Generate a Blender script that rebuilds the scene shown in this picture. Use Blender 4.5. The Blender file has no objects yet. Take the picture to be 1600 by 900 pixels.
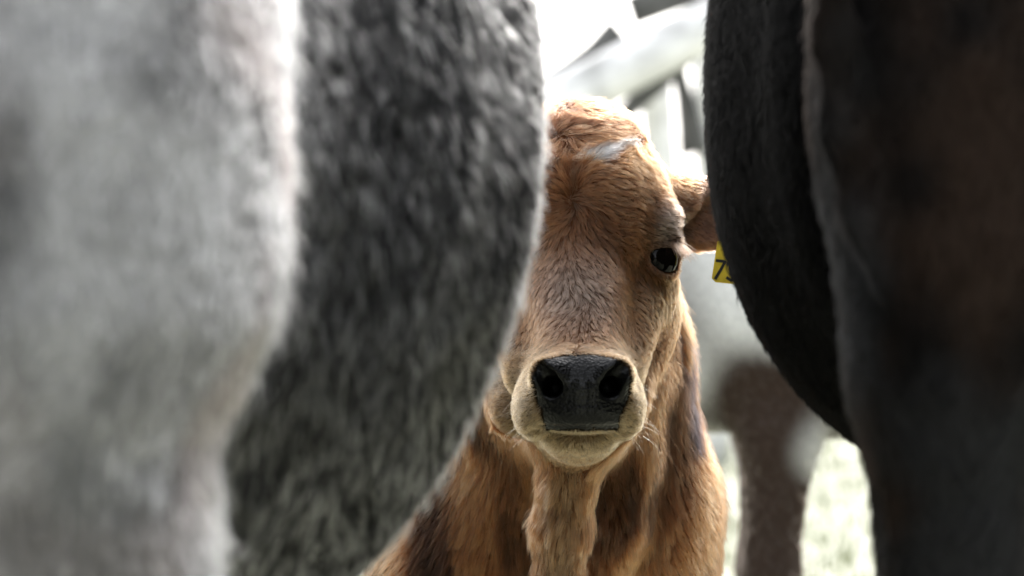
import bpy, math
import numpy as np
from mathutils import Vector, kdtree

R = math.radians
scene = bpy.context.scene
COL = scene.collection

# ------------------------------------------------------------------ camera
CAM_H = 0.85
FPX = 1600 * 150 / 36.0                       # focal length in photo pixels
cam_d = bpy.data.cameras.new('camera')
cam_d.lens = 150; cam_d.sensor_width = 36
cam_d.clip_start = 0.05; cam_d.clip_end = 3000
cam_d.dof.use_dof = True
cam_d.dof.focus_distance = 4.47
cam_d.dof.aperture_fstop = 7.0
cam = bpy.data.objects.new('camera', cam_d); COL.objects.link(cam)
cam.location = (0, 0, CAM_H); cam.rotation_euler = (R(90), 0, 0)
scene.camera = cam

# ------------------------------------------------------------------ light
SUN_EL, SUN_AZ = R(45), R(11)                 # azimuth measured from +Y (away from the camera) towards +X
world = bpy.data.worlds.new('World'); scene.world = world; world.use_nodes = True
wn = world.node_tree.nodes; wl = world.node_tree.links; wn.clear()
sky = wn.new('ShaderNodeTexSky'); sky.sky_type = 'NISHITA'; sky.sun_disc = False
sky.sun_elevation = SUN_EL; sky.sun_rotation = SUN_AZ
sky.air_density = 1.0; sky.dust_density = 4.0; sky.ozone_density = 0.6
hsv = wn.new('ShaderNodeHueSaturation'); hsv.inputs['Saturation'].default_value = 0.2
bg = wn.new('ShaderNodeBackground'); bg.inputs['Strength'].default_value = 0.15
wo = wn.new('ShaderNodeOutputWorld')
wl.new(sky.outputs[0], hsv.inputs['Color']); wl.new(hsv.outputs[0], bg.inputs['Color']); wl.new(bg.outputs[0], wo.inputs[0])

sun_d = bpy.data.lights.new('sun', 'SUN'); sun_d.energy = 0.65; sun_d.angle = R(10); sun_d.color = (1.0, 0.95, 0.87)
sun = bpy.data.objects.new('sun', sun_d); COL.objects.link(sun)
to_sun = Vector((math.sin(SUN_AZ) * math.cos(SUN_EL), math.cos(SUN_AZ) * math.cos(SUN_EL), math.sin(SUN_EL)))
sun.rotation_euler = (-to_sun).to_track_quat('-Z', 'Y').to_euler()
sun.location = (4, 8, 12)

scene.view_settings.view_transform = 'Standard'
scene.view_settings.look = 'None'
scene.view_settings.exposure = 2.15
scene.view_settings.gamma = 1.0
scene.view_settings.use_curve_mapping = False
scene.cycles.max_bounces = 8
scene.cycles.sample_clamp_indirect = 3.0
scene.cycles.transparent_max_bounces = 8

# ------------------------------------------------------------------ helpers
def P(px, py, Y):
    """the point of the place seen at photo pixel (px, py) at distance Y"""
    return np.array([(px - 800) / FPX * Y, Y, CAM_H + (450 - py) / FPX * Y])

def tag(o, label=None, cat=None, group=None, kind=None):
    if label: o['label'] = label
    if cat: o['category'] = cat
    if group: o['group'] = group
    if kind: o['kind'] = kind
    return o

def empty(name, loc, rz=0.0, sc=1.0):
    o = bpy.data.objects.new(name, None); COL.objects.link(o)
    o.location = loc; o.rotation_euler = (0, 0, rz); o.scale = (sc, sc, sc); o.empty_display_size = 0.2
    return o

def mesh_obj(name, V, F, mat, parent=None, smooth=True, col=None):
    me = bpy.data.meshes.new(name)
    V = np.asarray(V, np.float32)
    if isinstance(F, np.ndarray):
        k = F.shape[1]
        me.vertices.add(len(V)); me.vertices.foreach_set('co', V.ravel())
        me.loops.add(F.size); me.loops.foreach_set('vertex_index', F.astype(np.int32).ravel())
        me.polygons.add(len(F)); me.polygons.foreach_set('loop_start', np.arange(0, F.size, k, dtype=np.int32))
        me.update(calc_edges=True)
    else:
        me.from_pydata(V.tolist(), [], F)
    if smooth: me.polygons.foreach_set('use_smooth', np.ones(len(me.polygons), bool))
    if col is not None:
        a = me.attributes.new('coat', 'FLOAT_COLOR', 'POINT')
        a.data.foreach_set('color', np.c_[col, np.ones(len(col))].astype(np.float32).ravel())
    me.materials.append(mat); me.validate(); me.update()
    o = bpy.data.objects.new(name, me); COL.objects.link(o)
    if parent is not None: o.parent = parent
    return o

# --- smooth value noise in numpy
def _hash(ix, iy, iz, seed):
    h = (ix.astype(np.int64) * 374761393 + iy.astype(np.int64) * 668265263 + iz.astype(np.int64) * 2147483647 + seed * 974634777) & 0xffffffff
    h = ((h ^ (h >> 13)) * 1274126177) & 0xffffffff
    h = ((h ^ (h >> 16)) * 2246822519) & 0xffffffff
    return ((h ^ (h >> 15)) & 0xffffff) / float(0xffffff)

def vnoise(p, freq, seed=0):
    q = p * freq; i = np.floor(q); f = q - i; f = f * f * (3 - 2 * f); i = i.astype(np.int64)
    out = 0
    for dx in (0, 1):
        wx = f[:, 0] if dx else 1 - f[:, 0]
        for dy in (0, 1):
            wy = f[:, 1] if dy else 1 - f[:, 1]
            for dz in (0, 1):
                wz = f[:, 2] if dz else 1 - f[:, 2]
                out = out + wx * wy * wz * _hash(i[:, 0] + dx, i[:, 1] + dy, i[:, 2] + dz, seed)
    return out

def vnoise3(p, freq, seed=0):
    return np.stack([vnoise(p, freq, seed + k * 17) for k in range(3)], 1) * 2 - 1

def sstep(a, b, x):
    t = np.clip((x - a) / (b - a), 0, 1); return t * t * (3 - 2 * t)

def norm(v):
    return v / np.maximum(np.linalg.norm(v, axis=1, keepdims=True), 1e-9)

# --- implicit sculpting on a (non uniform) grid, turned into one continuous mesh by surface nets
class Sculpt:
    def __init__(s, xs, ys, zs):
        s.g = [np.asarray(a, np.float32) for a in (xs, ys, zs)]
        s.F = np.full([len(a) for a in s.g], 0.5, np.float32)
    def _sub(s, lo, hi):
        sl = [slice(max(0, np.searchsorted(a, l) - 1), min(len(a), np.searchsorted(a, h) + 1)) for a, l, h in zip(s.g, lo, hi)]
        X = s.g[0][sl[0]][:, None, None]; Y = s.g[1][sl[1]][None, :, None]; Z = s.g[2][sl[2]][None, None, :]
        return tuple(sl), X, Y, Z
    def _mix(s, sl, d, k, op):
        a = s.F[sl]
        if a.size == 0: return
        if op == 'add':
            h = np.maximum(k - np.abs(a - d), 0) / k; s.F[sl] = np.minimum(a, d) - h * h * k * 0.25
        else:
            d = -d; h = np.maximum(k - np.abs(a - d), 0) / k; s.F[sl] = np.maximum(a, d) + h * h * k * 0.25
    def ell(s, c, r, k=0.02, op='add', rot=None):
        c = np.asarray(c, float); r = np.asarray(r, float); m = r.max() + k + 0.03
        sl, X, Y, Z = s._sub(c - m, c + m)
        x, y, z = X - c[0], Y - c[1], Z - c[2]
        if rot is not None:
            x, y, z = (rot[i][0] * x + rot[i][1] * y + rot[i][2] * z for i in range(3))
        k0 = np.sqrt((x / r[0]) ** 2 + (y / r[1]) ** 2 + (z / r[2]) ** 2)
        k1 = np.sqrt((x / r[0] ** 2) ** 2 + (y / r[1] ** 2) ** 2 + (z / r[2] ** 2) ** 2) + 1e-6
        s._mix(sl, (k0 * (k0 - 1) / k1).astype(np.float32), k, op)
    def cone(s, a, b, ra, rb, k=0.02, op='add'):
        a = np.asarray(a, float); b = np.asarray(b, float); m = max(ra, rb) + k + 0.03
        sl, X, Y, Z = s._sub(np.minimum(a, b) - m, np.maximum(a, b) + m)
        ba = b - a; L2 = float(ba @ ba) + 1e-9
        t = np.clip(((X - a[0]) * ba[0] + (Y - a[1]) * ba[1] + (Z - a[2]) * ba[2]) / L2, 0, 1)
        d = np.sqrt((X - a[0] - t * ba[0]) ** 2 + (Y - a[1] - t * ba[1]) ** 2 + (Z - a[2] - t * ba[2]) ** 2) - (ra + (rb - ra) * t)
        s._mix(sl, d.astype(np.float32), k, op)
    def chain(s, pts, k=0.02, op='add'):
        for (a, ra), (b, rb) in zip(pts[:-1], pts[1:]): s.cone(a, b, ra, rb, k, op)
    def loft(s, axis, tab, k=0.05, e=2.0):
        """elliptic sections along an axis: rows (t, c1, c2, r1, r2) in the other two axes"""
        tab = np.asarray(tab, float); t = tab[:, 0]; o = [i for i in range(3) if i != axis]
        lo = np.zeros(3); hi = np.zeros(3); lo[axis] = t[0] - k - .03; hi[axis] = t[-1] + k + .03
        for j, ax in enumerate(o):
            lo[ax] = (tab[:, 1 + j] - tab[:, 3 + j]).min() - k - .03; hi[ax] = (tab[:, 1 + j] + tab[:, 3 + j]).max() + k + .03
        sl, X, Y, Z = s._sub(lo, hi); C = [X, Y, Z]
        T = C[axis]; Tc = np.clip(T, t[0], t[-1])
        def itp(j):
            tt = Tc.ravel(); i = np.clip(np.searchsorted(t, tt, 'right') - 1, 0, len(t) - 2)
            f = (tt - t[i]) / (t[i + 1] - t[i]); f = f * f * (3 - 2 * f) * .5 + f * .5
            return (tab[i, j] * (1 - f) + tab[i + 1, j] * f).reshape(Tc.shape)
        c1, c2, r1, r2 = itp(1), itp(2), itp(3), itp(4)
        q = (np.abs((C[o[0]] - c1) / r1) ** e + np.abs((C[o[1]] - c2) / r2) ** e) ** (1 / e)
        d = (q - 1) * np.minimum(r1, r2)
        ex = np.abs(T - Tc); d = np.where(ex > 0, np.sqrt(np.maximum(d, 0) ** 2 + ex ** 2) + np.minimum(d, 0) * 0, d)
        s._mix(sl, d.astype(np.float32), k, 'add')
    def mesh(s, smooth=2):
        F = s.F; ins = F < 0
        n = F.shape
        cnt = np.zeros([a - 1 for a in n], np.uint8)
        for dx in (0, 1):
            for dy in (0, 1):
                for dz in (0, 1):
                    cnt += ins[dx:n[0] - 1 + dx, dy:n[1] - 1 + dy, dz:n[2] - 1 + dz]
        act = np.argwhere((cnt > 0) & (cnt < 8))
        idx = np.full(cnt.shape, -1, np.int32); idx[tuple(act.T)] = np.arange(len(act))
        acc = np.zeros((len(act), 3)); w = np.zeros(len(act))
        corners = [(a, b, c) for a in (0, 1) for b in (0, 1) for c in (0, 1)]
        for c0 in corners:
            for ax in range(3):
                if c0[ax]: continue
                c1 = list(c0); c1[ax] = 1
                i0 = act + np.array(c0); i1 = act + np.array(c1)
                f0 = F[tuple(i0.T)]; f1 = F[tuple(i1.T)]
                m = (f0 < 0) != (f1 < 0)
                t = f0[m] / (f0[m] - f1[m])
                p0 = np.stack([s.g[j][i0[m, j]] for j in range(3)], 1); p1 = np.stack([s.g[j][i1[m, j]] for j in range(3)], 1)
                acc[m] += p0 + (p1 - p0) * t[:, None]; w[m] += 1
        V = acc / w[:, None]
        Q = []
        for ax in range(3):
            a0 = [slice(None)] * 3; a1 = [slice(None)] * 3; a0[ax] = slice(0, -1); a1[ax] = slice(1, None)
            ch = ins[tuple(a0)] != ins[tuple(a1)]
            e = np.argwhere(ch); o = [j for j in range(3) if j != ax]
            ok = (e[:, o[0]] > 0) & (e[:, o[1]] > 0) & (e[:, o[0]] < n[o[0]] - 1) & (e[:, o[1]] < n[o[1]] - 1)
            e = e[ok]; up = ins[tuple(e.T)]
            def cell(d0, d1):
                q = e.copy(); q[:, o[0]] += d0; q[:, o[1]] += d1; return idx[tuple(q.T)]
            quad = np.stack([cell(-1, -1), cell(0, -1), cell(0, 0), cell(-1, 0)], 1)
            flip = up if ax != 1 else ~up
            quad[~flip] = quad[~flip][:, ::-1]
            Q.append(quad)
        Q = np.concatenate(Q)
        E = np.concatenate([Q[:, [0, 1]], Q[:, [1, 2]], Q[:, [2, 3]], Q[:, [3, 0]]])
        deg = np.bincount(E.ravel(), minlength=len(V)).astype(float)
        for it in range(smooth * 2):
            lam = 0.5 if it % 2 == 0 else -0.52
            S = np.zeros_like(V)
            for j in range(3):
                S[:, j] = np.bincount(E[:, 0], V[E[:, 1], j], len(V)) + np.bincount(E[:, 1], V[E[:, 0], j], len(V))
            V = V + lam * (S / deg[:, None] - V)
        return V, Q

def vnormals(V, Q):
    fn = np.cross(V[Q[:, 2]] - V[Q[:, 0]], V[Q[:, 3]] - V[Q[:, 1]])
    N = np.zeros_like(V)
    for j in range(3):
        for c in range(4): N[:, j] += np.bincount(Q[:, c], fn[:, j], len(V))
    return norm(N)

# --- fur: every hair a curve, combed by a direction field, gathered into tufts
def fur(name, parent, origin, V, N, Q, n, weight, length, comb, mat, colfn, lift=0.3, clump=0.02, clump_amt=0.7,
        wild=0.25, rad=0.0003, seg=5, seed=1, clump_var=0.25, hair_var=0.18, droop=0.5, wob_f=30):
    rng = np.random.default_rng(seed)
    T = np.concatenate([Q[:, [0, 1, 2]], Q[:, [0, 2, 3]]])
    A = 0.5 * np.linalg.norm(np.cross(V[T[:, 1]] - V[T[:, 0]], V[T[:, 2]] - V[T[:, 0]]), axis=1)
    C = V[T].mean(1); NC = norm(N[T].sum(1))
    w = A * weight(C, NC); cs = np.cumsum(w); cs /= cs[-1]
    t = np.searchsorted(cs, rng.random(n)); T = T[np.minimum(t, len(T) - 1)]
    u, v = rng.random(n), rng.random(n); fl = u + v > 1; u[fl], v[fl] = 1 - u[fl], 1 - v[fl]
    p = V[T[:, 0]] * (1 - u - v)[:, None] + V[T[:, 1]] * u[:, None] + V[T[:, 2]] * v[:, None]
    nn = norm(N[T[:, 0]] * (1 - u - v)[:, None] + N[T[:, 1]] * u[:, None] + N[T[:, 2]] * v[:, None])
    # guides for the tufts: a blue-noise-ish subset picked on jittered cells
    cell = np.floor(p / clump + vnoise3(p, 0.7 / clump, seed) * 0.35).astype(np.int64)
    key = (cell[:, 0] * 73856093) ^ (cell[:, 1] * 19349663) ^ (cell[:, 2] * 83492791)
    _, first = np.unique(key, return_index=True)
    kd = kdtree.KDTree(len(first))
    for i, j in enumerate(first): kd.insert(p[j], i)
    kd.balance()
    g = np.fromiter((kd.find(q)[1] for q in p.tolist()), np.int64, n); g = first[g]
    d = comb(p, nn) + wild * vnoise3(p, wob_f, seed + 5)
    d = d - nn * (d * nn).sum(1, keepdims=True); d = norm(d)
    L = length(p) * (0.72 + 0.5 * rng.random(n))
    d2 = norm(d + rng.normal(0, 0.16, (n, 3)))
    S = np.linspace(0, 1, seg)
    lf = lift * (0.7 + 0.6 * rng.random(n))
    pts = np.empty((n, seg, 3), np.float32); gp = np.empty_like(pts)
    cur = rng.normal(0, 1, (n, 3)); cam_ = clump_amt(p) if callable(clump_amt) else np.full(n, clump_amt)
    def shape(root, dd, nrm, LL, l, s):
        up = l * (s - droop * s * s)
        return root + LL[:, None] * (dd * (s * math.sqrt(max(1e-3, 1 - lift * lift * .5))) + nrm * up[:, None])
    for k, s in enumerate(S):
        a = shape(p, d2, nn, L, lf, s)
        b = shape(p[g], d[g], nn[g], L[g] * 1.04, lf[g] * 1.05, s)
        ca = (cam_ * s ** 1.3)[:, None]
        pts[:, k] = a + (b - a) * ca + cur * (L * 0.05 * s * s)[:, None]
    base = colfn(p, nn)
    cv = 1 + clump_var * (rng.random(n)[g] * 2 - 1); hv = 1 + hair_var * (rng.random(n) * 2 - 1)
    colr = np.clip(base * (cv * hv)[:, None], 0.002, 0.95)
    hc = bpy.data.hair_curves.new(name)
    hc.add_curves([seg] * n)
    pts -= np.asarray(origin, np.float32)
    hc.attributes['position'].data.foreach_set('vector', pts.ravel())
    ra = hc.attributes.get('radius') or hc.attributes.new('radius', 'FLOAT', 'POINT')
    prof = np.array([1.0 - 0.85 * s ** 1.5 for s in S], np.float32)
    rr = (rad(p) if callable(rad) else np.full(n, rad)) * (0.8 + 0.4 * rng.random(n))
    ra.data.foreach_set('value', (rr[:, None] * prof[None]).astype(np.float32).ravel())
    ca_ = hc.attributes.new('coat', 'FLOAT_COLOR', 'CURVE')
    ca_.data.foreach_set('color', np.c_[colr, np.ones(n)].astype(np.float32).ravel())
    hc.materials.append(mat)
    o = bpy.data.objects.new(name, hc); COL.objects.link(o); o.parent = parent
    return o

def strands(name, parent, origin, lines, rad, mat, colr):
    """a handful of explicit hairs (lashes, whiskers)"""
    hc = bpy.data.hair_curves.new(name); k = len(lines[0]); n = len(lines)
    hc.add_curves([k] * n)
    hc.attributes['position'].data.foreach_set('vector', (np.array(lines, np.float32) - np.asarray(origin, np.float32)).ravel())
    ra = hc.attributes.get('radius') or hc.attributes.new('radius', 'FLOAT', 'POINT')
    ra.data.foreach_set('value', np.tile(rad * (1 - .8 * np.linspace(0, 1, k)), n).astype(np.float32))
    a = hc.attributes.new('coat', 'FLOAT_COLOR', 'CURVE')
    a.data.foreach_set('color', np.tile(np.array([*colr, 1], np.float32), n))
    hc.materials.append(mat)
    o = bpy.data.objects.new(name, hc); COL.objects.link(o); o.parent = parent
    return o

# ------------------------------------------------------------------ materials
def new_mat(name):
    m = bpy.data.materials.new(name); m.use_nodes = True
    nt = m.node_tree; nt.nodes.clear()
    out = nt.nodes.new('ShaderNodeOutputMaterial')
    return m, nt.nodes, nt.links, out

def hair_mat(name, rough=0.35, radial=0.55, root=0.5, ior=1.5):
    m, n, l, out = new_mat(name)
    at = n.new('ShaderNodeAttribute'); at.attribute_name = 'coat'
    ph = n.new('ShaderNodeBsdfHairPrincipled'); ph.model = 'CHIANG'; ph.parametrization = 'COLOR'
    ph.inputs['Roughness'].default_value = rough; ph.inputs['Radial Roughness'].default_value = radial
    ph.inputs['Random Roughness'].default_value = 0.2; ph.inputs['IOR'].default_value = ior
    hi = n.new('ShaderNodeHairInfo'); mr = n.new('ShaderNodeMapRange')
    mr.inputs['To Min'].default_value = root; mr.inputs['To Max'].default_value = 1.12
    l.new(hi.outputs['Intercept'], mr.inputs['Value'])
    mx = n.new('ShaderNodeMix'); mx.data_type = 'RGBA'; mx.blend_type = 'MULTIPLY'; mx.inputs[0].default_value = 1
    l.new(at.outputs['Color'], mx.inputs[6]); l.new(mr.outputs[0], mx.inputs[7]); l.new(mx.outputs[2], ph.inputs['Color'])
    l.new(ph.outputs[0], out.inputs[0])
    return m

def coat_skin_mat(name):
    m, n, l, out = new_mat(name)
    at = n.new('ShaderNodeAttribute'); at.attribute_name = 'coat'
    nz = n.new('ShaderNodeTexNoise'); nz.inputs['Scale'].default_value = 120; nz.inputs['Detail'].default_value = 4
    mx = n.new('ShaderNodeMix'); mx.data_type = 'RGBA'; mx.blend_type = 'MULTIPLY'; mx.inputs[0].default_value = 0.5
    l.new(at.outputs['Color'], mx.inputs[6]); l.new(nz.outputs['Fac'], mx.inputs[7])
    b = n.new('ShaderNodeBsdfPrincipled'); b.inputs['Roughness'].default_value = 0.85; b.inputs['Specular IOR Level'].default_value = 0.04
    l.new(mx.outputs[2], b.inputs['Base Color']); l.new(b.outputs[0], out.inputs[0])
    return m

def plain(name, c, rough=0.6, noise=None, var=0.3, bump=0.0, bscale=200, coat=0.0, spec=0.5):
    m, n, l, out = new_mat(name)
    b = n.new('ShaderNodeBsdfPrincipled'); b.inputs['Base Color'].default_value = (*c, 1); b.inputs['Roughness'].default_value = rough
    b.inputs['Coat Weight'].default_value = coat; b.inputs['Specular IOR Level'].default_value = spec
    tc = n.new('ShaderNodeTexCoord')
    if noise:
        nz = n.new('ShaderNodeTexNoise'); nz.inputs['Scale'].default_value = noise; nz.inputs['Detail'].default_value = 6
        rp = n.new('ShaderNodeValToRGB'); rp.color_ramp.elements[0].position = 0.3; rp.color_ramp.elements[1].position = 0.7
        rp.color_ramp.elements[0].color = (*[x * (1 - var) for x in c], 1); rp.color_ramp.elements[1].color = (*[min(1, x * (1 + var)) for x in c], 1)
        l.new(tc.outputs['Object'], nz.inputs['Vector']); l.new(nz.outputs['Fac'], rp.inputs[0]); l.new(rp.outputs[0], b.inputs['Base Color'])
    if bump:
        vz = n.new('ShaderNodeTexVoronoi'); vz.inputs['Scale'].default_value = bscale
        bp = n.new('ShaderNodeBump'); bp.inputs['Strength'].default_value = bump; bp.inputs['Distance'].default_value = 0.002
        l.new(tc.outputs['Object'], vz.inputs['Vector']); l.new(vz.outputs['Distance'], bp.inputs['Height']); l.new(bp.outputs[0], b.inputs['Normal'])
    l.new(b.outputs[0], out.inputs[0])
    return m

M_HAIR = hair_mat('calf_hair', ior=1.42)
M_COWHAIR = hair_mat('cow_hair', rough=0.4, ior=1.33)
def matt_hair(name):
    m, n, l, out = new_mat(name)
    at = n.new('ShaderNodeAttribute'); at.attribute_name = 'coat'
    b = n.new('ShaderNodeBsdfDiffuse')
    ph = n.new('ShaderNodeBsdfHairPrincipled'); ph.model = 'CHIANG'; ph.parametrization = 'COLOR'; ph.inputs['IOR'].default_value = 1.12
    ms = n.new('ShaderNodeMixShader'); ms.inputs[0].default_value = 0.18
    l.new(at.outputs['Color'], ph.inputs['Color']); l.new(at.outputs['Color'], b.inputs['Color'])
    l.new(b.outputs[0], ms.inputs[1]); l.new(ph.outputs[0], ms.inputs[2]); l.new(ms.outputs[0], out.inputs[0])
    return m
M_BLACKHAIR = matt_hair('black_hair')
M_SKIN = coat_skin_mat('coat_skin')
M_NOSE = plain('wet_nose', (0.0045, 0.0044, 0.0044), rough=0.36, bump=0.5, bscale=300, coat=0.15, spec=0.2)
M_EYE = plain('dark_eye', (0.004, 0.003, 0.0025), rough=0.05, spec=0.13)
M_HOOF = plain('hoof_horn', (0.04, 0.03, 0.025), rough=0.5, noise=40)
M_TAG = plain('yellow_plastic', (0.80, 0.60, 0.03), rough=0.45, noise=90, var=0.14)
M_INK = plain('black_ink', (0.01, 0.01, 0.01), rough=0.6)
M_WOOD = plain('bleached_wood', (0.70, 0.70, 0.68), rough=0.85, noise=3.5, var=0.5)
M_DARKWOOD = plain('weathered_grey_wood', (0.075, 0.075, 0.072), rough=0.85, noise=6, var=0.5)

# ------------------------------------------------------------------ the setting
def ground():
    n = 90
    xs = np.sign(np.linspace(-1, 1, n)) * np.abs(np.linspace(-1, 1, n)) ** 3 * 600
    ys = np.linspace(0, 1, n) ** 3 * 1200 - 20
    X, Yg = np.meshgrid(xs, ys, indexing='ij')
    pts = np.c_[X.ravel(), Yg.ravel(), np.zeros(n * n)]
    d = np.maximum(0, pts[:, 1] - 12)
    pts[:, 2] = (vnoise(pts, 0.8, 3) - .5) * .04 * (np.abs(pts[:, 1] - 4) > 3.5) + sstep(10, 400, d) * (vnoise(pts, .012, 4)) * 6
    i = np.arange(n * n).reshape(n, n)
    F = np.stack([i[:-1, :-1], i[1:, :-1], i[1:, 1:], i[:-1, 1:]], -1).reshape(-1, 4)
    m, nn, l, out = new_mat('pasture_ground')
    b = nn.new('ShaderNodeBsdfPrincipled'); b.inputs['Roughness'].default_value = 0.9
    tc = nn.new('ShaderNodeTexCoord'); nz = nn.new('ShaderNodeTexNoise'); nz.inputs['Scale'].default_value = 1.2; nz.inputs['Detail'].default_value = 8
    rp = nn.new('ShaderNodeValToRGB'); rp.color_ramp.elements[0].position = .3; rp.color_ramp.elements[1].position = .72
    rp.color_ramp.elements[0].color = (.13, .14, .09, 1); rp.color_ramp.elements[1].color = (.36, .36, .28, 1)
    l.new(tc.outputs['Object'], nz.inputs['Vector']); l.new(nz.outputs['Fac'], rp.inputs[0]); l.new(rp.outputs[0], b.inputs['Base Color']); l.new(b.outputs[0], out.inputs[0])
    tag(mesh_obj('pasture', pts, F, m), kind='structure')
    rng = np.random.default_rng(8); k = 40000
    root = np.c_[rng.uniform(-5, 7, k), 1 + rng.random(k) ** 1.3 * 26, np.zeros(k)]
    h = rng.uniform(.03, .09, k); a = rng.uniform(0, 6.28, k); wv = np.c_[np.cos(a), np.sin(a), np.zeros(k)] * .006
    tip = root + np.c_[rng.normal(0, .02, (k, 2)), h]
    V = np.stack([root - wv, root + wv, tip], 1).reshape(-1, 3)
    tag(mesh_obj('grass', V, np.arange(3 * k).reshape(-1, 3), plain('grass_blades', (.20, .22, .12), .7, noise=2, var=.4), smooth=False),
        'short pale pasture grass under and beyond the cattle', 'grass', kind='stuff')
ground()

def log(name, a, b, ra, rb, mat, parent, origin, seed, bend=0.03):
    """a round, slightly crooked pole"""
    a = np.array(a, float); b = np.array(b, float); k, m = 14, 12
    ax = (b - a) / np.linalg.norm(b - a); s1 = np.cross(ax, [0, 1, .01]); s1 /= np.linalg.norm(s1); s2 = np.cross(ax, s1)
    V = []
    for i in range(k):
        t = i / (k - 1); c = a + (b - a) * t + s1 * bend * math.sin(3 * t + seed) + s2 * bend * math.cos(2.3 * t + seed)
        for j in range(m):
            th = 2 * math.pi * j / m
            r = (ra + (rb - ra) * t) * (1 + .12 * math.sin(2 * th + seed + t * 3) + .06 * math.sin(5 * th + 9 * t))
            V.append(c + r * (s1 * math.cos(th) + s2 * math.sin(th)) - origin)
    F = [[i * m + j, i * m + (j + 1) % m, (i + 1) * m + (j + 1) % m, (i + 1) * m + j] for i in range(k - 1) for j in range(m)]
    F += [list(range(m))[::-1], [(k - 1) * m + j for j in range(m)]]
    return mesh_obj(name, np.array(V), F, mat, parent)

def fence():
    Y = 20.0; org = np.array([0.3, Y, 0.0])
    r = empty('pole_fence', org)
    tag(r, 'blurred pale pole fence with slanting brace behind the calf', 'fence')
    k = Y / 9.0
    log('brace_or_dark_strip', P(420, 435, Y), P(1230, -40, Y), .062 * k, .050 * k, M_WOOD, r, org, 1.0, .05)
    log('rail', (-3.5, Y + .75, 1.02), (4.5, Y + .8, 1.08), .05, .045, M_WOOD, r, org, .9, .04)
    log('rail', (-3.5, Y + .75, .50), (4.5, Y + .8, .54), .05, .055, M_DARKWOOD, r, org, 1.9, .04)
    log('brace_or_dark_strip', P(845, 150, Y + .3), P(968, 48, Y + .3), .020 * k, .050 * k, M_DARKWOOD, r, org, 2.2, .03)
    log('rail', P(985, 20, Y + .25), P(1500, -160, Y + .25), .032 * k, .04 * k, M_DARKWOOD, r, org, .4, .01)
    log('brace_or_dark_strip', P(955, 195, Y + .05), P(1098, 66, Y + .05), .021 * k, .021 * k, M_DARKWOOD, r, org, 5.0, .004)  # dark strip standing in for the shaded underside of the pale brace
    log('post', P(1042, 700, Y + .4) * [1, 1, 0], P(1022, 118, Y + .4), .045 * k, .034 * k, M_WOOD, r, org, 3.1, .03)
    log('brace_or_dark_strip', P(1086, 240, Y + .5), P(1058, 105, Y + .5), .030 * k, .018 * k, M_DARKWOOD, r, org, 2.6, .006)  # dark piece added to make the dark gap between the posts
    log('post', P(1112, 700, Y + .6) * [1, 1, 0], P(1108, 40, Y + .6), .034 * k, .03 * k, M_WOOD, r, org, 4.1, .02)
fence()

# ------------------------------------------------------------------ cows
def axis(lo, hi, st): return np.arange(lo, hi + st, st)

def cow_head_and_neck(S, sx, y, zsh, low, hx):
    """neck from the withers forward (+Y), head lowered to graze"""
    S.chain([((sx, y - .15, zsh - .30), .19), ((sx, y + .22, zsh - .42), .14), ((sx + hx, y + .5, zsh - .42 - low), .115)], k=.12)
    h = np.array([sx + hx, y + .55, zsh - .42 - low])
    S.chain([(h + [0, -.02, .04], .125), (h + [0, .12, -.16], .085), (h + [0, .2, -.32], .07)], k=.07)
    S.ell(h + [0, .22, -.34], (.085, .07, .06), k=.04)
    for s in (-1, 1):
        S.ell(h + [s * .17, -.04, .06], (.1, .025, .045), k=.03)
        S.ell(h + [s * .09, .05, -.05], (.04, .05, .05), k=.03)
    return h

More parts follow.
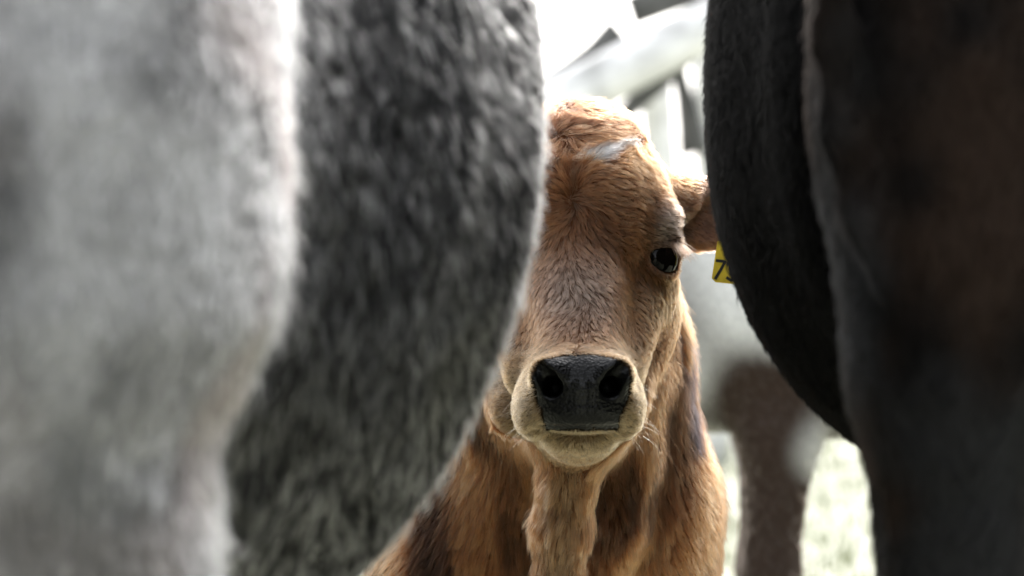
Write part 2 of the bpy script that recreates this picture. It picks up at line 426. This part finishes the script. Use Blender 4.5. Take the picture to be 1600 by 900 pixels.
def build_cow(name, loc, torso, hind, gap, front_y, zsh, coat, hairs, low, label, group='adult cattle standing round the calf', rz=0, sc=1, res=.011, tail_x=0, fx=0.0, hx=0.0, te=2.0, hmat=None, extra=None):
    """torso rows (y, 0, cz, a, b); hind rows (z, x, y, rx, ry) of the right-hand leg (x>0), mirrored; local frame, facing +Y"""
    y0, y1 = torso[0][0], torso[-1][0]
    S = Sculpt(axis(-.56, .56, res), axis(y0 - .45, y1 + .95, res), axis(-.03, 1.62, res))
    S.loft(1, torso, k=.12, e=te)
    for s in (-1, 1):
        S.loft(2, [(z, s * x, y, rx, ry) for z, x, y, rx, ry in hind], k=.07, e=2.2)
        zk, xk, yk = hind[0][0], hind[0][1], hind[0][2]
        S.chain([((s * xk, yk, zk + .02), hind[0][3] * .92), ((s * (xk - .01), yk - .03, zk - .14), .055), ((s * (xk - .015), yk + .02, .16), .036), ((s * (xk - .015), yk + .05, .06), .045), ((s * (xk - .015), yk + .07, .0), .055)], k=.04)
        S.chain([((fx + s * .10, front_y, zsh - .36), .13), ((fx + s * .115, front_y - .02, zsh - .62), .085), ((fx + s * .12, front_y, .40), .058), ((fx + s * .12, front_y, .16), .040), ((fx + s * .12, front_y + .02, .05), .048), ((fx + s * .12, front_y + .03, 0.0), .053)], k=.06)
    h = cow_head_and_neck(S, fx, front_y + .1, zsh, low, hx)
    S.ell((torso[-1][1], y1, torso[-1][2]), (torso[-1][3] * .97, .15, torso[-1][4] * .97), k=.1)
    ytail = torso[0][0] - .03
    if extra: extra(S)
    S.chain([((tail_x, ytail + .12, zsh + .02), .05), ((tail_x, ytail - .02, zsh - .06), .035), ((tail_x, ytail - .06, zsh - .35), .022), ((tail_x, ytail - .05, zsh - .72), .016), ((tail_x, ytail - .05, zsh - .95), .02)], k=.03)
    V, Q = S.mesh(2)
    V[:, 2] = np.maximum(V[:, 2], 0.002)
    r = empty(name, loc, rz, sc)
    tag(r, label, 'calf' if 'calf' in name else 'cow', group)
    N = vnormals(V, Q)
    hoof = V[Q].mean(1)[:, 2] < .075
    body = mesh_obj('body', V, Q[~hoof], M_SKIN, r, col=coat(V, N) * .8)
    hq = Q[hoof]
    if len(hq):                                  # one hoof per foot
        cx = V[hq].mean(1)
        for sx in (-1, 1):
            for fy in (0, 1):
                m = (np.sign(cx[:, 0] - np.where(cx[:, 1] > (y0 + y1) / 2, fx, 0)) == sx) & ((cx[:, 1] > (y0 + y1) / 2) == bool(fy))
                if m.sum() < 5: continue
                u, inv = np.unique(hq[m], return_inverse=True)
                mesh_obj('hoof', V[u], inv.reshape(-1, 4), M_HOOF, r)
    for s in (-1, 1):                            # eyes
        e = h + np.array([s * .118, .075, -.045])
        eye_ball('eye', e, .02, r)
    for i, h_ in enumerate(hairs):
        h_ = dict(h_); tint = h_.pop('tint', None)
        fur('guard_hair' if tint else 'coat', r, (0, 0, 0), V, N, Q, seed=11 + i, mat=hmat or M_COWHAIR, colfn=(lambda p, n: np.tile(tint, (len(p), 1))) if tint else coat, **h_)
    return r

def eye_ball(name, c, rad, parent, origin=(0, 0, 0)):
    k, m = 12, 18; V = []
    for i in range(k + 1):
        a = math.pi * i / k
        for j in range(m):
            b = 2 * math.pi * j / m
            V.append((c[0] + rad * math.sin(a) * math.cos(b) - origin[0], c[1] + rad * math.sin(a) * math.sin(b) - origin[1], c[2] + rad * math.cos(a) - origin[2]))
    F = np.array([[i * m + j, (i + 1) * m + j, (i + 1) * m + (j + 1) % m, i * m + (j + 1) % m] for i in range(k) for j in range(m)])
    return mesh_obj(name, V, F, M_EYE, parent)

# --- grey cow on the left: pale hindquarters, shaggy flank with its shade painted in ------------------
GX = -0.375
def grey_coat(p, n):
    q = p + np.array([GX, 3.2, 0])               # place coordinates
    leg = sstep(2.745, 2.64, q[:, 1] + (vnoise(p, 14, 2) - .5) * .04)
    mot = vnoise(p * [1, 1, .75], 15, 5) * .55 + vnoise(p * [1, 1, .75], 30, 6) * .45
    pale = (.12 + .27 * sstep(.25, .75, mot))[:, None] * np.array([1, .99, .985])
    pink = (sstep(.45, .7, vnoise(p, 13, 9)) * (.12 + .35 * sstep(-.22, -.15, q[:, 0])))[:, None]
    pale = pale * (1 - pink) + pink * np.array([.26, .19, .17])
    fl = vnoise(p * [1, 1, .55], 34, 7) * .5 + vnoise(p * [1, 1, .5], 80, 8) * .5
    dark = (.0012 + .022 * sstep(.52, .82, fl))[:, None] * np.array([1.0, .985, .93])  # shade between the two cows painted into the flank's coat
    dark = dark * (1 + 1.2 * sstep(1.0, 1.2, q[:, 2]))[:, None]  # lighter towards the top: sky light painted into the coat
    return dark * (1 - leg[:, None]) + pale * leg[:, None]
def grey_comb(p, n):
    q1 = p[:, 1] + 3.2
    return np.c_[.12 * np.ones(len(p)), -.35 * np.ones(len(p)), -1 * np.ones(len(p))] + .5 * vnoise3(p, 9, 3)
def grey_weight(C, Nn):
    q = C + np.array([GX, 3.2, 0])
    face = (Nn[:, 1] < .35) & (Nn[:, 0] > -.5)
    near = (q[:, 1] < 3.75) & (q[:, 2] > .45) & (q[:, 2] < 1.32) & (q[:, 0] > -.62)
    return np.where(face & near, 1.0, .06)
grey_torso = [(-.60, 0, .99, .20, .28), (-.45, 0, 1.0, .26, .34), (-.25, 0, 1.0, .35, .40), (.0, 0, .99, .393, .466), (.15, 0, .99, .395, .468), (.40, 0, .985, .35, .43), (.70, 0, .98, .26, .38), (.95, 0, 1.0, .20, .32)]
grey_hind = [(z, x - .002, y, rx - .0085, ry) for z, x, y, rx, ry in [(.52, .125, -.70, .075, .10), (.62, .13, -.71, .082, .13), (.70, .128, -.71, .088, .15), (.755, .125, -.71, .086, .16), (.80, .127, -.71, .106, .17), (.83, .128, -.71, .120, .175), (.87, .128, -.70, .126, .18), (.945, .128, -.69, .124, .18), (1.03, .128, -.66, .121, .18), (1.15, .12, -.60, .11, .16), (1.25, .10, -.55, .09, .13)]]
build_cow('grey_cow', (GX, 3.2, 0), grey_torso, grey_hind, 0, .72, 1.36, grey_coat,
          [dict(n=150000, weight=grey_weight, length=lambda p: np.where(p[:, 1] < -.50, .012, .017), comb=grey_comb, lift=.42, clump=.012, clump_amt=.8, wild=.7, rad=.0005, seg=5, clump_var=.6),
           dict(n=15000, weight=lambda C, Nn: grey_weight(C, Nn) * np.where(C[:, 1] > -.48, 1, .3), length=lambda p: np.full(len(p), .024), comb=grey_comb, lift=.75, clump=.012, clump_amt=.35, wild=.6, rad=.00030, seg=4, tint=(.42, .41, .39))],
          .28, 'shaggy grey cow with painted flank shade, seen from behind at left', tail_x=-.02)

# --- black cow on the right ------------------------------------------------------
BX = 0.474
def black_coat(p, n):
    q = p + np.array([BX, 3.8, 0])
    b = np.array([.0030, .0029, .0028]) * np.ones((len(p), 1))
    leg = sstep(3.36, 3.22, q[:, 1])
    m1 = sstep(.3, .7, vnoise(p, 9, 3) * .65 + vnoise(p, 26, 13) * .35)[:, None]; m2 = sstep(.35, .7, vnoise(p, 7, 33) * .7 + vnoise(p, 30, 34) * .3)[:, None]
    lc = np.array([.010, .009, .0085]) * (1 - m1) + m1 * np.array([.034, .0225, .0165])
    lc = lc * (1 - m2) + m2 * np.array([.030, .030, .031])
    return b * (1 - leg[:, None]) + leg[:, None] * lc * .8
def black_weight(C, Nn):
    q = C + np.array([BX, 3.8, 0])
    return np.where((Nn[:, 1] < .35) & (Nn[:, 0] < .6) & (q[:, 1] < 4.3) & (q[:, 2] > .5) & (q[:, 2] < 1.3), 1.0, .06)
black_torso = [(-.62, 0, 1.05, .17, .26), (-.45, 0, 1.05, .21, .31), (-.25, 0, 1.045, .26, .345), (.0, 0, 1.035, .298, .362), (.15, .004, 1.03, .298, .364), (.40, .04, 1.01, .27, .37), (.62, .10, 1.0, .22, .35), (.85, .15, 1.02, .17, .30)]
black_hind = [(z, x - .0115, y, rx - .0075, ry) for z, x, y, rx, ry in [(.46, .163, -.69, .056, .08), (.62, .163, -.70, .061, .11), (.70, .166, -.70, .063, .13), (.74, .168, -.70, .070, .15), (.78, .165, -.70, .084, .165), (.83, .158, -.70, .094, .17), (.87, .150, -.70, .107, .17), (.92, .145, -.69, .123, .17), (.98, .142, -.68, .133, .17), (1.07, .138, -.66, .134, .165), (1.18, .12, -.60, .12, .15), (1.28, .10, -.55, .09, .12)]]
def black_fold(S):                               # fold of skin running down behind the thigh's edge
    o = np.array([BX, 3.8, 0])
    S.chain([(P(1302, -120, 2.99) - o, .014), (P(1304, 60, 2.995) - o, .014), (P(1313, 200, 2.995) - o, .014), (P(1345, 340, 2.985) - o, .012), (P(1390, 460, 2.97) - o, .006)], k=.02)
build_cow('black_cow', (BX, 3.8, 0), black_torso, black_hind, 0, .62, 1.36, black_coat,
          [dict(n=110000, weight=black_weight, length=lambda p: np.full(len(p), .014), comb=lambda p, n: np.c_[-.1 * np.ones(len(p)), -.5 * np.ones(len(p)), -1 * np.ones(len(p))] + .2 * vnoise3(p, 12, 4), lift=.35, clump=.008, clump_amt=.55, wild=.3, rad=.0004, seg=4)],
          .34, 'sleek black cow with brown tinged hind leg, from behind at right', fx=.13, hx=.2, te=2.25, hmat=M_BLACKHAIR, extra=black_fold)

# --- brown and white young animal in the background --------------------------------
def pied_coat(p, n):
    b = sstep(.30, .50, p[:, 1] + .2 * (vnoise(p, 4, 22) - .5)) * sstep(1.08, .66, p[:, 2] + .6 * (vnoise(p, 6, 24) - .5))
    return (1 - b)[:, None] * np.array([.80, .80, .77]) + b[:, None] * np.array([.050, .034, .026])
pied_torso = [(-.62, 0, 1.05, .17, .26), (-.45, 0, 1.05, .22, .30), (-.2, 0, 1.03, .28, .32), (.1, 0, 1.03, .29, .32), (.4, 0, 1.03, .26, .32), (.62, 0, 1.02, .22, .31), (.85, 0, 1.02, .16, .27)]
build_cow('pied_calf', (.976, 8.0, 0), pied_torso, black_hind, 0, .62, 1.34, pied_coat,
          [dict(n=30000, weight=lambda C, Nn: np.ones(len(C)), length=lambda p: np.full(len(p), .018), comb=lambda p, n: np.c_[np.zeros(len(p)), -.7 * np.ones(len(p)), -1 * np.ones(len(p))], lift=.35, clump=.02, clump_amt=.5, wild=.3, rad=.0011, seg=3)],
          .3, 'small brown and white calf standing blurred behind the black cow', 'calves', rz=R(90), sc=.8, res=.016)

# ------------------------------------------------------------------ the calf
def rotY(a):
    c, s = math.cos(a), math.sin(a); return [[c, 0, s], [0, 1, 0], [-s, 0, c]]

CO = np.array([0.06, 5.1, 0.0])
def build_calf():
    def seq(*parts):
        out = [parts[0][0]]
        for lo, hi, st in parts:
            while out[-1] < hi - 1e-6: out.append(out[-1] + st)
        return np.array(out)
    S = Sculpt(seq((-.26, -.10, .006), (-.10, .20, .0024), (.20, .46, .005)),
               seq((4.30, 4.72, .0026), (4.72, 4.95, .006), (4.95, 6.15, .012)),
               seq((-.03, .50, .011), (.50, .64, .005), (.64, 1.075, .0026)))
    c = S.cone; e = S.ell
    # body, legs
    S.loft(1, [(4.86, .040, .64, .125, .19), (4.98, .044, .63, .158, .21), (5.15, .042, .64, .152, .25), (5.4, .045, .64, .156, .26), (5.65, .055, .65, .142, .23), (5.80, .09, .66, .12, .16)], k=.10)
    for s in (-1, 1):
        S.chain([((.045 + s * .105, 4.93, .60), .085), ((.045 + s * .10, 4.92, .42), .058), ((.045 + s * .095, 4.93, .27), .040), ((.045 + s * .095, 4.93, .10), .026), ((.045 + s * .095, 4.92, .04), .030), ((.045 + s * .095, 4.91, 0), .034)], k=.05)
        S.chain([((.062 + s * .08, 5.68, .62), .10), ((.070 + s * .095, 5.66, .46), .072), ((.072 + s * .09, 5.76, .30), .042), ((.072 + s * .09, 5.73, .10), .027), ((.072 + s * .09, 5.71, .04), .031), ((.072 + s * .09, 5.70, 0), .034)], k=.05)
    S.chain([((.09, 5.86, .76), .035), ((.09, 5.93, .66), .02), ((.09, 5.94, .36), .014)], k=.03)
    # neck, chest, shoulders
    S.chain([(P(893, 400, 4.72), .100), (P(880, 560, 4.78), .122), (P(862, 740, 4.88), .140), (P(850, 900, 4.95), .155)], k=.06)
    e(P(690, 905, 4.84), (.075, .09, .11), k=.07)
    e(P(1005, 870, 4.86), (.070, .09, .13), k=.06)
    c(P(965, 560, 4.80), P(1000, 780, 4.83), .055, .065, k=.05)
    # folds of loose skin down the throat
    S.chain([(P(899, 680, 4.585), .026), (P(888, 745, 4.600), .023), (P(878, 820, 4.616), .022), (P(868, 940, 4.634), .025)], k=.028)
    S.chain([(P(985, 620, 4.69), .02), (P(975, 720, 4.705), .016), (P(955, 820, 4.715), .016), (P(925, 940, 4.725), .018)], k=.06)
    # skull
    e(P(897, 287, 4.60), (.088, .105, .072), k=.03)
    e(P(897, 345, 4.575), (.095, .078, .080), k=.03)
    e(P(908, 212, 4.60), (.054, .06, .030), k=.04)
    for s in (-1, 1):
        mx = lambda d: 897 + s * d
        c(P(mx(82), 300, 4.575), P(mx(128), 345, 4.566), .036, .026, k=.02)          # brow
        c(P(mx(92), 435, 4.600), P(mx(60), 580, 4.500), .042, .034, k=.025)           # side of the face
        e(P(mx(103), 470, 4.645), (.038, .07, .085), k=.03)                         # cheek
        off = 0 if s > 0 else -10
        c(P(mx(100) + off, 490, 4.66), P(mx(64 if s > 0 else 76) + off, 635, 4.56), .038, .032, k=.025)  # jaw
    c(P(897, 350, 4.572), P(902, 470, 4.512), .062, .046, k=.025)                     # bridge
    c(P(902, 470, 4.512), P(906, 585, 4.448), .046, .046, k=.025)
    # muzzle
    e(P(905, 612, 4.445), (.059, .062, .049), k=.022)
    for s in (-1, 1):
        e(P(904 + s * 69, 640, 4.432), (.0225, .043, .031), k=.018)
    e(P(908, 607, 4.398), (.050, .030, .040), k=.016)
    e(P(908, 648, 4.395), (.042, .024, .016), k=.014)
    for s in (-1, 1):
        e(P(909 + s * 52, 585, 4.384), (.020, .018, .019), k=.012)                   # nostril wings
    # lower jaw and chin
    e(P(905, 684, 4.452), (.0405, .046, .0205), k=.006)
    c(P(905, 676, 4.48), P(897, 640, 4.70), .030, .075, k=.025)
    # mouth slit
    S.chain([(P(815, 682, 4.430), .004), (P(846, 671, 4.390), .005), (P(908, 672, 4.376), .0042), (P(968, 671, 4.390), .005), (P(997, 682, 4.430), .004)], k=.004, op='sub')
    # nostrils
    for s in (-1, 1):
        S.chain([(P(908 + s * 75, 569, 4.380), .0045), (P(908 + s * 65, 577, 4.373), .0072), (P(908 + s * 53, 592, 4.372), .0095), (P(908 + s * 45, 604, 4.376), .0105), (P(908 + s * 41, 606, 4.45), .010)], k=.004, op='sub')
    # ears
    for s in (-1, 1):
        b0 = P(897 + s * 140, 322, 4.645); b1 = P(897 + s * 300, 345, 4.675)
        c(P(897 + s * 110, 312, 4.64), P(897 + s * 170, 322, 4.65), .036, .026, k=.035)
        tilt = rotY(s * R(8))
        e((b0 + b1) / 2, (.086, .014, .039), k=.025, rot=tilt)
        e((b0 + b1) / 2 + [s * .012, -.018, -.004], (.062, .011, .025), k=.012, op='sub', rot=tilt)
    # eye sockets
    eyes = []
    for s in (-1, 1):
        ec = P(897 + s * 126, 404, 4.570)
        o = np.array([s * math.sin(R(43)), -math.cos(R(43)), 0.02]); o /= np.linalg.norm(o)
        t = np.cross(o, [0, 0, 1]); t /= np.linalg.norm(t); u = np.cross(t, o)
        if u[2] < 0: u = -u
        a = s * R(24); t2 = t * math.cos(a) + u * math.sin(a); u2 = -t * math.sin(a) + u * math.cos(a)
        rot = [o.tolist(), t2.tolist(), u2.tolist()]
        e(ec - o * .001, (.0275, .0295, .0285), k=.012, rot=rot)
        c(ec + o * .012 + t * s * .014 + u * .021, ec + o * .021 - t * s * .010 + u * .021, .0060, .0065, k=.008)   # heavy upper lid
        e(ec + o * .020, (.0265, .0245, .0200), k=.004, op='sub', rot=rot)
        for b0_, b1_, rr in ((39, 7, .0050), (-48, -10, .0026)):              # rims of the upper and the lower lid
            pts = []
            for al in np.linspace(-68, 68, 9):
                be = R(b1_ + (b0_ - b1_) * math.cos(R(al)) ** 1.2 + (10 if al * s > 0 else -10) * abs(al) / 68)
                v_ = o * math.cos(R(al)) * math.cos(be) - t2 * math.sin(R(al)) * s * math.cos(be) + u2 * math.sin(be)
                pts.append((ec + v_ * .0255, rr))
            S.chain(pts, k=.004)
        eyes.append((ec, o, t, u, s))
    V, Q = S.mesh(1)
    V[:, 2] = np.maximum(V[:, 2], .002)
    N = vnormals(V, Q)
    return V, Q, N, eyes
CV, CQ, CN, CEYES = build_calf()

def to_px(p):
    return 800 + p[:, 0] / p[:, 1] * FPX, 450 - (p[:, 2] - CAM_H) / p[:, 1] * FPX
# the bald nose pad, in the muzzle's own coordinates
NC = P(908, 612, 4.40)
def nose_dist(p):
    """how far inside (<0) or outside (>0) the bald pad a point of the muzzle lies, in metres across"""
    ux, uy = to_px(p)
    l = np.interp(uy, [550, 556, 563, 575, 590, 615, 635, 650, 668, 672], [908, 880, 850, 838, 834, 837, 844, 850, 853, 858])
    r = np.interp(uy, [550, 556, 563, 575, 590, 615, 635, 650, 668, 672], [908, 938, 968, 980, 984, 982, 975, 968, 965, 960])
    jit = (vnoise(p, 260, 77) - .5) * 5
    d = np.maximum(np.maximum(l - ux, ux - r), np.maximum(556 - uy, uy - 670)) + jit
    d = np.where(p[:, 1] > 4.47, 60, d)
    return d / 1500
def nose_mask(p): return nose_dist(p) < 0

HEAD_Y = 4.80
def calf_coat(p, n):
    ux, uy = to_px(p); f = p[:, 1]
    head = f < 4.76
    c = np.array([.225, .084, .031]) * np.ones((len(p), 1))
    v = vnoise(p, 22, 31)[:, None]
    c = c * (.62 + .76 * v) * (.8 + .4 * vnoise(p, 9, 35))[:, None]
    def mixin(c, w, col): return c * (1 - w[:, None]) + w[:, None] * np.array(col)
    mus = np.exp(-(((ux - 905) / 135) ** 4 + ((uy - 640) / 95) ** 4)) * (f < 4.56)
    c = mixin(c, np.clip(mus * .95, 0, 1), (.33, .215, .11))
    c = mixin(c, np.exp(-(((ux - 897) / 45) ** 2 + ((uy - 455) / 60) ** 2)) * (f < 4.6) * .8, (.34, .23, .17))  # sheen of the sky painted on the bridge of the nose
    c = mixin(c, np.exp(-(((ux - 1042) / 24) ** 2 + ((uy - 355) / 38) ** 2)) * head * .7, (.40, .31, .25))
    c = mixin(c, np.exp(-(((ux - 1030) / 40) ** 2 + ((uy - 470) / 40) ** 2)) * head * .4, (.24, .145, .06))
    c = mixin(c, np.exp(-(((ux - 1012) / 30) ** 2 + ((uy - 500) / 60) ** 2)) * (f < 4.72) * .45, (.09, .045, .02))  # side plane of the cheek darkened, its shade painted into the coat
    # white mark on the forehead
    line = np.interp(ux, [888, 915, 940, 955, 970, 990], [247, 244, 240, 232, 223, 215])
    wid = np.interp(ux, [884, 888, 915, 940, 955, 970, 990, 994], [.5, 2.5, 4, 7.5, 7.5, 6, 3, .5])
    wm = np.exp(-((uy + 7 * (vnoise(p, 110, 14) - .5) - line) / wid) ** 2) * ((ux > 884) & (ux < 994)) * (f < 4.66)
    c = mixin(c, np.clip(wm * 1.8, 0, 1), (.95, .91, .84))
    # parting
    c = mixin(c, np.exp(-((ux - 897) / 5) ** 2) * ((uy > 265) & (uy < 340)) * head * .55, (.12, .07, .04))
    # reddish poll, darkened in colour to hold down the sun, and reddish ears
    c = mixin(c, sstep(228, 190, uy) * head * .85, (.105, .042, .021))
    c = mixin(c, sstep(1075, 1100, ux) * (f < 4.74) * (uy < 420) * .75, (.30, .145, .095))
    # body: deeper brown with pale and dark locks, shade between folds painted in
    bod = sstep(4.60, 4.70, f) * sstep(560, 640, uy) + sstep(4.76, 4.84, f); bod = np.clip(bod, 0, 1)
    lk = np.clip(vnoise(p * [1, 1, .25], 46, 41) * .55 + .8 * sstep(.35, .65, vnoise(p * [1, 1, .22], 24, 43)) - .12, 0, 1)
    bc = np.array([.225, .084, .031])[None] * (.12 + 1.75 * lk ** 1.25)[:, None]
    c = c * (1 - bod[:, None]) + bc * bod[:, None]
    c = mixin(c, np.exp(-((ux - (882 - (uy - 740) * .06)) / 26) ** 4) * (uy > 735) * (f < 4.66) * .55, (.32, .19, .10))
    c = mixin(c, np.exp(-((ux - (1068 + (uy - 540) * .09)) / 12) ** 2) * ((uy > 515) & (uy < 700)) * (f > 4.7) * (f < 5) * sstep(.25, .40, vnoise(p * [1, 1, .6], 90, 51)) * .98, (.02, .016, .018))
    return c

def calf_len(p):
    ux, uy = to_px(p); f = p[:, 1]
    L = np.full(len(p), .0100)
    L = np.where(f > 4.74, .028, L)
    L = L * np.where(f < 4.72, np.interp(uy, [150, 215, 300, 420, 520, 580], [1.7, 1.7, 1.35, 1.0, .85, .65]), 1)
    L = np.where((f < 4.56) & (uy > 540), .0052, L)
    L = np.where((f >= 4.56) & (f < 4.74) & (uy > 560), .012 + .012 * sstep(600, 760, uy), L)
    eye = np.exp(-(((ux - 1040) / 34) ** 2 + ((uy - 400) / 42) ** 2))
    L = L * (1 - .72 * eye * (f < 4.68))
    L = np.where((ux > 1075) & (f < 4.74) & (uy < 420), .009, L)
    return L

def calf_comb(p, n):
    ux, uy = to_px(p); f = p[:, 1]
    wx, wy = 895.0, 338.0
    dx = ux - wx; dy = -(uy - wy)
    rr = np.sqrt(dx ** 2 + dy ** 2) + 45
    up = dy > 0
    d = np.c_[dx / rr * 1.25, .05 * np.ones(len(p)), np.where(up, dy / rr * .35 - .12, dy / rr) - .12] + .25 * vnoise3(p, 70, 88)
    # poll: swept sideways and forward
    pl = sstep(250, 205, uy)[:, None] * (f < 4.72)[:, None]
    pd = np.c_[np.clip((ux - 880) / 50, -.9, .9), -.35 * np.ones(len(p)), .12 + .9 * (vnoise(p, 30, 61) - .4)]
    d = d * (1 - pl) + pd * pl
    # muzzle: fanned away from the nose
    mz = (sstep(535, 575, uy) * (f < 4.56))[:, None]
    md = np.c_[(ux - 908) / 90, .6 * np.ones(len(p)), -(uy - 600) / 110]
    d = d * (1 - mz) + md * mz
    # neck and body: downwards and back
    b = np.clip(sstep(4.62, 4.76, f), 0, 1)[:, None] * (1 - pl)
    bd = np.c_[(ux - 880) / 420, .25 * np.ones(len(p)), -1 * np.ones(len(p))]
    ear = ((np.abs(ux - 897) > 165) & (uy < 430) & (f < 4.76))[:, None]
    d = d * (1 - b) + bd * b
    ed = np.c_[np.sign(ux - 897), .1 * np.ones(len(p)), -.25 * np.ones(len(p))]
    return np.where(ear, ed, d)

def calf_weight(C, Nn):
    nose = nose_mask(C)
    eye = np.zeros(len(C), bool)
    for ec, o, t, u, s in CEYES:
        dv = C - ec; eye |= (np.linalg.norm(dv, axis=1) < .0262) & ((dv @ o) > .006)
    ux, uy = to_px(C)
    w = np.where((Nn[:, 1] < .45), 1.0, .12)
    w = np.where(C[:, 1] > 4.76, w * .62, w * 1.25)
    w = np.where(C[:, 1] > 5.2, w * .35, w)
    w = np.where(C[:, 2] < .48, .06, w)
    w = np.where(ux < 700, w * .7, w)
    w = np.where((C[:, 1] < 4.56) & (uy > 545), w * 2.0, w)
    nd = nose_dist(C); w = np.where((nd > 0) & (nd < .02), w * (.15 + .85 * sstep(.0, .005, nd)), w)
    w[nose | eye] = 0
    return w

calf = empty('calf', CO)
tag(calf, 'golden brown calf facing the camera between the grey and black cows', 'calf', 'calves')
fc = CV[CQ].mean(1)
nose_f = nose_mask(fc)
hoof_f = (fc[:, 2] < .055)
skin = calf_coat(CV, CN) * .5
skin = skin * (.08 + .92 * sstep(.001, .005, nose_dist(CV)))[:, None]
mesh_obj('body', CV - CO, CQ[~nose_f & ~hoof_f], M_SKIN, calf, col=skin)
u_, inv_ = np.unique(CQ[nose_f], return_inverse=True)
np_o = mesh_obj('nose_pad', CV[u_] - CO, inv_.reshape(-1, 4), M_NOSE, calf)
np_o['label'] = 'wet black nose with two nostrils'
for sx in (0, 1):
    for fy in (0, 1):
        m = hoof_f & ((fc[:, 0] > .066) == bool(sx)) & ((fc[:, 1] > 5.3) == bool(fy))
        u_, inv_ = np.unique(CQ[m], return_inverse=True)
        mesh_obj('hoof', CV[u_] - CO, inv_.reshape(-1, 4), M_HOOF, calf)
rng = np.random.default_rng(5)
for ec, o, t, u, s in CEYES:
    eye_ball('eye', ec + o * .001, .0245, calf, CO)
    L = []
    for i in range(110):
        a = rng.uniform(-.5, 1.0)
        root = ec + o * .023 - t * s * (.004 + .010 * a) + u * (.0185 - .004 * a * a) + rng.normal(0, .0012, 3)
        dirv = o * .9 + u * rng.uniform(-.5, .0) + t * rng.normal(0, .25) + np.array([0, 0, -.25])
        dirv /= np.linalg.norm(dirv); ln = rng.uniform(.013, .026)
        L.append([root + dirv * ln * q + np.array([0, 0, -.006]) * q * q for q in (0, .33, .66, 1)])
    lo = strands('eyelashes', calf, CO, L, .00035, M_HAIR, (.20, .11, .07))
def head_share(p):
    _, uy = to_px(p)
    return np.clip((1 - sstep(4.66, 4.76, p[:, 1])) * np.where(p[:, 1] > 4.56, 1 - sstep(690, 740, uy), 1), 0, 1)
fur('coat', calf, CO, CV, CN, CQ, 260000, lambda C, n: calf_weight(C, n) * head_share(C), calf_len, calf_comb, M_HAIR, calf_coat, lift=.36, clump=.0072,
    clump_amt=lambda p: np.where(((p[:, 1] < 4.53) & (p[:, 2] < .79)) | ((p[:, 1] < 4.63) & (p[:, 2] < .77) & (p[:, 2] > .68)) | (p[:, 0] > .178), .15, .55),
    wild=.42, rad=lambda p: np.where(p[:, 1] < 4.56, .00018, .00024), seg=5, seed=3, clump_var=.38, wob_f=40)
fur('body_coat', calf, CO, CV, CN, CQ, 190000, lambda C, n: calf_weight(C, n) * (1 - head_share(C)), calf_len, calf_comb, M_HAIR, calf_coat, lift=.44, clump=.0105,
    clump_amt=.6, wild=.45, rad=.00025, seg=5, seed=7, clump_var=.5, hair_var=.3, wob_f=26)
# whiskers on lips and cheek
W = []
for i in range(75):
    s = rng.choice([-1, 1]); b = P(908 + s * rng.uniform(60, 98), rng.uniform(600, 682), 4.425)
    d = np.array([s * rng.uniform(.4, 1), -rng.uniform(.1, .7), -rng.uniform(-.2, .9)]); d /= np.linalg.norm(d); ln = rng.uniform(.012, .03)
    W.append([b + d * ln * q + np.array([0, 0, -.008]) * q * q for q in (0, .33, .66, 1)])
strands('whiskers', calf, CO, W, .00013, M_HAIR, (.5, .38, .24))

# ear tag: yellow plastic flag with the figures 75
def tag_plate():
    Yt = 4.628
    out = [(1139, 348), (1146, 344), (1153, 348), (1157, 372), (1172, 377), (1181, 440), (1176, 447), (1118, 441), (1112, 435), (1121, 377), (1135, 372)]
    org = CO; th = .0022
    f = [P(x, y, Yt) - org for x, y in out]; bk = [q + np.array([0, th, 0]) for q in f]
    n = len(out)
    F = [list(range(n)), list(range(2 * n - 1, n - 1, -1))] + [[i, i + n, (i + 1) % n + n, (i + 1) % n] for i in range(n)]
    t = mesh_obj('ear_tag', f + bk, F, M_TAG, calf, smooth=False)
    t['label'] = 'yellow ear tag with black figures 75'
    bv = t.modifiers.new('bevel', 'BEVEL'); bv.width = .0006; bv.segments = 2
    def stroke(name, pts, w=2.3):
        V, F = [], []
        for k in range(len(pts) - 1):
            a = np.array(pts[k], float); b = np.array(pts[k + 1], float); dd = (b - a) / np.linalg.norm(b - a)
            nrm = np.array([-dd[1], dd[0]]) * w; a = a - dd * w * .6; b = b + dd * w * .6
            i0 = len(V)
            for dy in (-.0007 - .00008 * k, .0004):
                for q in (a - nrm, b - nrm, b + nrm, a + nrm): V.append(P(*q, Yt + dy) - org)
            F += [[i0, i0 + 1, i0 + 2, i0 + 3], [i0 + 7, i0 + 6, i0 + 5, i0 + 4]] + [[i0 + j, i0 + 4 + j, i0 + 4 + (j + 1) % 4, i0 + (j + 1) % 4] for j in range(4)]
        mesh_obj(name, V, F, M_INK, t, smooth=False)
    stroke('figure', [(1120, 407), (1133, 409), (1127, 420), (1118, 435)])
    stroke('figure', [(1157, 412), (1144, 411), (1141, 421), (1148, 419), (1153, 425), (1150, 434), (1142, 438), (1136, 434)])
    eye_ball('stud', P(1146, 352, Yt - .002), .006, t, org).data.materials[0] = M_TAG
tag_plate()
